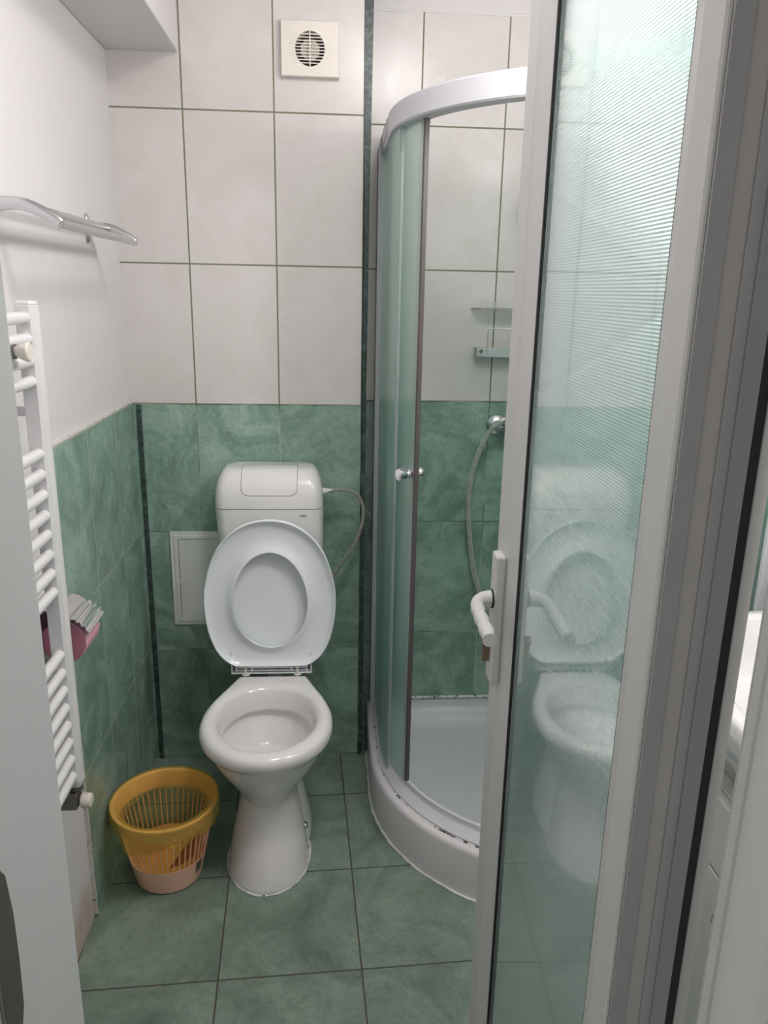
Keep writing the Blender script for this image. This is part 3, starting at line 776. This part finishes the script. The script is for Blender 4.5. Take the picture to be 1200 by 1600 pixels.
b.build('basket', M['bin'], wb_, smooth=40)
# dark sticker on the solid band
a0 = math.radians(-33); vs = []
for z in (.038, .072):
    for k in range(5):
        a = a0 + k * .055; vs.append((BX + (rad(z) + .0008) * math.cos(a), BY + (rad(z) + .0008) * math.sin(a), z))
vs2 = [(BX + (x - BX) * .985, BY + (y - BY) * .985, z) for x, y, z in vs]
fs = [(i, i + 1, i + 6, i + 5) for i in range(4)]
MB().add(vs, fs).add(vs2, fs).build('sticker', M['label'], wb_)
ln = thing('bin_liner', (BX, BY, .2), 'translucent yellow plastic bag folded over the rim of the peach wastebasket', 'bin liner')
rnd = random.Random(3)
ph = [rnd.uniform(0, 2 * pi) for _ in range(8)]
def wob(amp, lo=3, hi=9, sd=0):
    return lambda k: amp * sum(math.sin((lo + i * 2) * 2 * pi * k / 96 + ph[(i + sd) % 8]) / (1 + i * .5) for i in range(4)) / 1.8
NB = 96
def cb(r, z, wr=0, wz=0, sd=0):
    f = wob(1, sd=sd); g_ = wob(1, sd=sd + 3); out = []
    for k in range(NB):
        a = 2 * pi * k / NB; r_ = r + wr * f(k) + (.3 * wr * math.sin(41 * a + ph[1])); out.append((BX + r_ * math.cos(a), BY + r_ * math.sin(a), z + wz * g_(k)))
    return out
def hem(k):
    a = 2 * pi * k / NB    # hangs lower at the front left, short at the right
    return .186 - .024 * math.cos(a - math.radians(225)) + .008 * math.sin(5 * a + ph[2]) + .005 * math.sin(11 * a + ph[3]) + .003 * math.sin(23 * a)
hemr = [(BX + (rad(hem(k)) + .016 + .006 * math.sin(7 * 2 * pi * k / NB + ph[4])) * math.cos(2 * pi * k / NB), BY + (rad(hem(k)) + .016 + .006 * math.sin(7 * 2 * pi * k / NB + ph[4])) * math.sin(2 * pi * k / NB), hem(k)) for k in range(NB)]
b = MB()
b.loft([hemr, cb(RT + .0085, .200, .0045, .004), cb(RT + .0095, .225, .0022, .001), cb(RT + .009, .240, .0008, .0005), cb(RT + .004, .2425, .0006, .0005), cb(RT - .008, .238, .001, .001), cb(RT - .020, .222, .0055, .003, 1),
        cb(RT - .027, .19, .0065, .004, 2), cb(rad(.12) - .010, .13, .003, .003, 3), cb(rad(.06) - .007, .06, .003, .002, 4), cb(rad(.03) - .008, .02, .002, .001, 5), cb(.05, .012, .003, .001), cb(.001, .010)], False, True)
nq = NB
b.mi = [0 if i < 7 * nq else 1 for i in range(len(b.mi))]
b.build('bag', [M['bag'], M['bag_in']], ln, smooth=180)
rw = MB().add([(BX + (rad(z) - .013) * math.cos(a), BY + (rad(z) - .013) * math.sin(a), z) for a, z in ((-1.35, .085), (-.95, .085), (-.55, .09), (-.45, .16), (-.75, .165), (-1.05, .13))] + [(BX + .04, BY - .03, .08)],
              [(0, 1, 5), (1, 2, 3), (1, 3, 4), (1, 4, 5), (0, 6, 1), (1, 6, 2), (2, 6, 3), (3, 6, 4), (4, 6, 5), (5, 6, 0)]).build('crumpled_wrapper', M['red_thing'])
tag(rw, 'crumpled red wrapper inside the yellow bag, seen between the basket slats', 'rubbish')

# ------------------------------------------------------------------ towel radiator
ra = thing('towel_radiator', (-.135, -1.15, .55), 'white ladder towel radiator on the left wall', 'radiator')
def postprof(y0, y1):
    return [(-.154, y0), (-.128, y0), (-.121, y0 + .006), (-.119, (y0 + y1) / 2), (-.121, y1 - .006), (-.128, y1), (-.154, y1)]
for y0 in (-.922, -1.425):
    b = MB(); b.prism(postprof(y0, y0 + .036), .545, 1.523)
    p0 = postprof(y0, y0 + .036); cxm = -.137; cym = y0 + .018
    b.loft([[(cxm + (x - cxm) * .8, cym + (y - cym) * .8, .530) for x, y in p0], [(x, y, .545) for x, y in p0]])
    b.loft([[(x, y, 1.523) for x, y in p0], [(cxm + (x - cxm) * .9, cym + (y - cym) * .9, 1.529) for x, y in p0]])
    o = b.build('post', M['enamel'], ra, bevel=.0015)
BZ = [1.500, 1.463, 1.424, 1.387, 1.253, 1.214, 1.174, 1.134, 1.095, 1.055, 1.016, .977, .842, .802, .763, .723, .683, .643, .603, .563]
first = None
for z in BZ:
    if first is None:
        b = MB().lathe([(.0109, -.4915), (.0109, .0), (.0104, .003), (.008, .0055), (.001, .0065)], (-.137, -.9285 + .004, 0), 'Y', 20, cap0=True)
        first = b.build('bar', M['enamel'], ra); first.location.z = z; o = first
    else:
        o = first.copy(); COL.objects.link(o); o.parent = ra; o.location.z = z
for y, z in ((-.904, 1.33), (-.904, .70), (-1.407, 1.33), (-1.407, .70)):
    MB().lathe([(.018, .0005), (.018, .006), (.009, .008), (.009, .045)], (XP, y, z), 'X', 18).build('wall_bracket', M['enamel'], ra)
kb = MB().lathe([(.008, -.012), (.010, -.004), (.0135, .002), (.0165, .009), (.0165, .0135), (.0145, .0155), (.002, .016)], (-.114, -1.015, 1.4475), 'X', 26)
kb.build('robe_knob', M['fan'], ra)
MB().lathe([(.0125, -.009), (.0125, -.012)], (-.114, -1.015, 1.4475), 'X', 26).build('knob_washer', M['steel_dark'], ra)
MB().lathe([(.0105, 0), (.0105, .033)], (-.158, -1.015, 1.4455), 'X', 18).build('knob_stem', M['fan'], ra)
b = MB().lathe([(.014, .516), (.014, .533)], (-.137, -.904, 0), 'Z', 18).box(-.163, -.133, -.925, -.885, .478, .516)
b.lathe([(.0085, -.035), (.0085, 0)], (-.160, -.904, .495), 'X', 16).lathe([(.011, 0), (.011, .012)], (-.134, -.904, .492), 'X', 6)
va = b.build('valve', M['steel_dark'], ra, bevel=.003)
MB().lathe([(.0155, 0), (.0165, .002), (.0165, .010), (.0150, .0105), (.0150, .0125), (.0160, .013), (.0150, .020), (.010, .022)], (-.1285, -.904, .489), 'X', 24).build('valve_cap', M['fan'], va)
MB().tube([(-.150, -.904, .480), (-.150, -.906, .475), (-.196, -.906, .475)], .008, 12).build('pipe', M['steel_dark'], va)

# ------------------------------------------------------------------ towel rack
tr_ = thing('towel_rack', (XP, -.57, 1.69), 'chrome two rail towel rack high on the white left wall', 'towel rack')
ZK = 1.686
def bracket(y):
    b = MB()
    pts = [(XP + .001, y, z) for z in (0,)]
    ring = lambda x, s: [(x, y + s * .013 * math.cos(2 * pi * k / 24), 1.693 + s * (.036 * math.sin(2 * pi * k / 24))) for k in range(24)]
    b.loft([ring(XP, 1), ring(XP + .005, 1), ring(XP + .009, .8)])
    # arched flat arm reaching over both rails
    arm = smoothpath([(XP + .006, y, 1.694), (XP + .035, y, 1.697), (XP + .060, y, 1.694), (XP + .085, y, 1.684), (XP + .108, y, 1.672), (XP + .118, y, 1.664)], 5)
    rings = []
    for i, p in enumerate(arm):
        t = (arm[min(i + 1, len(arm) - 1)] - arm[max(0, i - 1)]).normalized(); nn = Vector((-t.z, 0, t.x))
        hh = .0125 - .003 * i / len(arm); ww = .0085
        rings.append([tuple(p + nn * hh * math.sin(a) + Vector((0, 1, 0)) * ww * math.cos(a)) for a in [2 * pi * k / 14 for k in range(14)]])
    b.loft(rings)
    return b.build('bracket', M['chrome_soft'], tr_, smooth=50)
bracket(-.855); bracket(-.30)
MB().tube([(XP + .112, -.86, 1.665), (XP + .112, -.295, 1.665)], .0085, 20).build('rail', M['chrome_soft'], tr_)
MB().tube([(XP + .052, -.86, 1.694), (XP + .052, -.295, 1.694)], .0085, 20).build('rail', M['chrome_soft'], tr_)
for xx, zz in ((XP + .112, 1.665), (XP + .052, 1.694)): MB().lathe([(.0095, -.006), (.0098, .003), (.008, .006)], (xx, -.295, zz), 'Y', 20).build('end_cap', M['chrome'], tr_)

# ------------------------------------------------------------------ toilet roll and holder
ph_ = thing('toilet_roll_holder', (XP, -.82, .90), 'chrome toilet roll holder with ribbed cover on the left wall', 'toilet roll holder')
RX, RZ, RR = -.1465, .842, .046
b = MB(); b.tube([(RX, -.885, RZ), (RX, -.76, RZ)], .006, 12); b.box(XP, XP + .012, -.885, -.755, RZ - .02, RZ + .075); b.box(XP + .004, RX + .006, -.765, -.759, RZ - .01, RZ + .012)
b.build('roll_arm', M['chrome_soft'], ph_)
# curved cover: flat part from the wall, then ribs following the roll
sec = [(XP + .004, .918), (-.165, .916), (-.140, .909)]
cov = [(x, z) for x, z in sec]
for k in range(19):
    a = math.radians(78 - k * 3.1); r = RR + .012 + (.0035 if k % 4 in (0, 1) else 0)
    cov.append((RX + r * math.cos(a) + .002, RZ + r * math.sin(a)))
b = MB(); rings = [[(x, y, z) for x, z in cov] + [(x - .0018, y, z - .0012) for x, z in cov[::-1]] for y in (-.872, -.768)]
b.loft(rings); b.build('cover', M['chrome'], ph_, smooth=40)
rl = thing('toilet_roll', (RX, -.82, RZ), 'pink toilet roll hanging behind the radiator post', 'toilet roll')
prof_o = [(.0185, -.866), (RR, -.866), (RR, -.770), (.0185, -.770), (.0185, -.866)]
b = MB(); b.lathe([(.018, -.866), (RR - .001, -.866)], (RX, 0, RZ), 'Y', 48, mi=1, cap0=False, cap1=False).lathe([(RR - .001, -.866), (RR, -.865), (RR, -.771), (RR - .001, -.770)], (RX, 0, RZ), 'Y', 48, mi=0, cap0=False, cap1=False)
b.lathe([(RR - .001, -.770), (.018, -.770)], (RX, 0, RZ), 'Y', 48, mi=1, cap0=False, cap1=False)
b.build('paper', [M['paper'], M['paper_end']], rl)
MB().lathe([(.018, -.866), (.018, -.770)], (RX, 0, RZ), 'Y', 32, cap0=False, cap1=False).build('core', M['card'], rl)
MB().tube([(RX + RR + .0004, -.866, RZ + .0), (RX + RR + .0004, -.770, RZ)], .0006, 4).build('loose_sheet', M['paper'], rl)

# ------------------------------------------------------------------ shower fittings
YW = .1157
mx = thing('shower_mixer', (1.02, YW, 1.13), 'chrome shower mixer on the green wall, mostly behind the door', 'shower mixer')
b = MB()
for X in (.948, 1.098):
    b.lathe([(.032, -.001), (.032, -.006), (.024, -.014), (.014, -.018)], (X, YW, 1.145), 'Y', 28)
    b.tube(smoothpath([(X, YW - .01, 1.145), (X, YW - .035, 1.143), (X + (.012 if X < 1 else -.012), YW - .05, 1.132)], 4), .010, 16)
    b.lathe([(.0155, -.012), (.0155, .010)], (X + (.010 if X < 1 else -.010), YW - .052, 1.132), 'X', 6)
b.tube([(.972, YW - .055, 1.130), (1.075, YW - .055, 1.130)], .015, 24)
b.build('mixer_body', M['chrome'], mx, smooth=40)
MB().lathe([(.021, 0), (.022, .03), (.016, .045)], (1.023, YW - .055, 1.135), 'Z', 24).tube([(1.023, YW - .055, 1.17), (1.023, YW - .11, 1.20)], .006, 12).build('mixer_lever', M['chrome'], mx)
sb = thing('shower_riser', (1.02, YW, 1.8), 'grey shower slide bar with white knob beside the open door edge', 'shower bar')
MB().tube([(1.0095, YW - .035, 1.50), (1.0095, YW - .035, 2.115)], .0095, 20).build('bar', M['alu_white'], sb)
for z in (1.515, 2.10): MB().lathe([(.017, 0), (.017, -.006), (.011, -.012), (.011, -.04)], (1.0095, YW, z), 'Y', 20).build('bar_mount', M['alu_white'], sb)
b = MB().lathe([(.017, -.028), (.019, -.024), (.019, -.012), (.012, -.008), (.012, .02)], (1.004, YW - .035, 1.800), 'X', 24).box(.994, 1.026, YW - .06, YW - .015, 1.782, 1.818)
b.build('slider_knob', M['pvc'], sb, bevel=.003)
hd = thing('hand_shower', (1.05, YW - .06, 1.80), 'chrome hand shower with ribbed metal hose looping down over the green tiles', 'hand shower')
MB().tube([(1.05, YW - .06, 1.74), (1.05, YW - .075, 1.86), (1.05, YW - .10, 1.93)], [.010, .012, .014], 16).lathe([(.015, 0), (.038, .018), (.040, .026), (.036, .03)], (1.05, YW - .10, 1.94), (0, -1, -.5), 28).build('head', M['chrome'], hd)
P = smoothpath([(1.05, YW - .06, 1.74), (1.07, YW - .06, 1.55), (1.085, YW - .06, 1.35), (1.065, YW - .058, 1.235), (1.03, YW - .062, 1.196), (.985, YW - .068, 1.181), (.945, YW - .070, 1.165), (.918, YW - .065, 1.138), (.896, YW - .057, 1.092), (.879, YW - .05, 1.040),
                (.866, YW - .05, .98), (.861, YW - .05, .915), (.862, YW - .05, .85), (.868, YW - .05, .79), (.877, YW - .05, .72), (.890, YW - .05, .655), (.906, YW - .05, .60), (.925, YW - .05, .553), (.955, YW - .05, .505), (.995, YW - .05, .49), (1.03, YW - .05, .53), (1.045, YW - .05, .65), (1.04, YW - .053, .9), (1.025, YW - .055, 1.06), (1.023, YW - .055, 1.112)], 12)
ribbed(P, .0058, .0085, .0062).build('ribbed_hose', [M['hose_metal'], M['steel_dark']], hd, smooth=25)
sr = thing('soap_rack', (.94, YW, 1.39), 'small chrome soap rack with wire rail on the cream tiles', 'soap rack')
b = MB().box(.862, 1.04, YW - .05, YW - .042, 1.368, 1.394).box(.862, .895, YW - .052, YW, 1.368, 1.394).box(.862, 1.04, YW - .05, YW - .006, 1.366, 1.369).box(.965, .967, YW - .051, YW - .04, 1.367, 1.395)
b.build('holder', M['rack_metal'], sr, bevel=.0015)
MB().lathe([(.0065, 0), (.0065, -.003)], (.876, YW - .0515, 1.383), 'Y', 20).build('screw_cap', M['steel_dark'], sr)
MB().tube(smoothpath([(.893, YW - .052, 1.372), (.894, YW - .052, 1.41), (.896, YW - .052, 1.445), (.904, YW - .052, 1.453), (.93, YW - .052, 1.4525), (1.05, YW - .052, 1.447)], 6), .0022, 10).build('wire_rail', M['rack_metal'], sr)
sh = thing('clear_shelf', (.93, YW, 1.53), 'clear plastic shower shelf above the chrome soap rack', 'shelf')
b = MB(); b.prism([(.846, YW), (.866, YW - .055), (1.06, YW - .06), (1.06, YW)], 1.508, 1.514)
b.prism([(.866, YW - .055), (.869, YW - .058), (1.06, YW - .062), (1.06, YW - .058)], 1.508, 1.535)
b.build('tray', M['clear_shelf'], sh, bevel=.001)
MB().box(.986, 1.004, YW - .045, YW - .001, 1.514, 1.545).build('clip', M['alu_white'], sh, bevel=.002)

# ------------------------------------------------------------------ washbasin + vanity (seen in the gap beside the door)
vn = thing('vanity_cabinet', (1.27, -1.22, 0), 'white vanity cabinet seen through the gap beside the door', 'cabinet')
MB().box(1.10, XR - .004, -1.48, -.90, .06, .722).build('body', M['vanity'], vn, bevel=.002)
MB().box(1.11, XR - .004, -1.47, -.91, 0, .06).build('plinth', M['dark_gap'], vn)
for y0, y1 in ((-1.478, -1.192), (-1.188, -.902)):
    dd = MB().box(1.082, 1.099, y0, y1, .065, .580).build('door', M['vanity'], vn, bevel=.002)
    MB().lathe([(.006, 0), (.006, -.014), (.010, -.020), (.004, -.024)], (1.082, (y0 + y1) / 2, .53), 'X', 18).build('handle', M['chrome'], dd)
MB().box(1.082, 1.099, -1.478, -.902, .586, .718).build('drawer', M['vanity'], vn, bevel=.002)
wbn = thing('washbasin', (1.25, -1.21, .71), 'white washbasin glimpsed in the narrow gap right of the door', 'washbasin')
def rb(dx, z, r):
    return rr_(1.055 + dx, XR - .003 - min(dx, .05), -1.50 + dx, -.865 - dx, r, z + .022, 6)
b = MB(); b.loft([rb(.10, .702, .05), rb(.05, .73, .06), rb(.012, .80, .06), rb(.0, .83, .05), rb(0, .872, .05), rb(.006, .880, .05), rb(.03, .880, .05), rb(.040, .874, .05), rb(.06, .82, .06), rb(.10, .77, .07), rb(.14, .755, .05)])
b.build('bowl', M['ceramic'], wbn, smooth=50)
MB().lathe([(.022, 0), (.022, .06), (.016, .075)], (1.385, -1.20, .900), 'Z', 20).tube(smoothpath([(1.385, -1.20, .95), (1.33, -1.20, .975), (1.28, -1.20, .955)], 5), .010, 14).build('tap', M['chrome'], wbn)
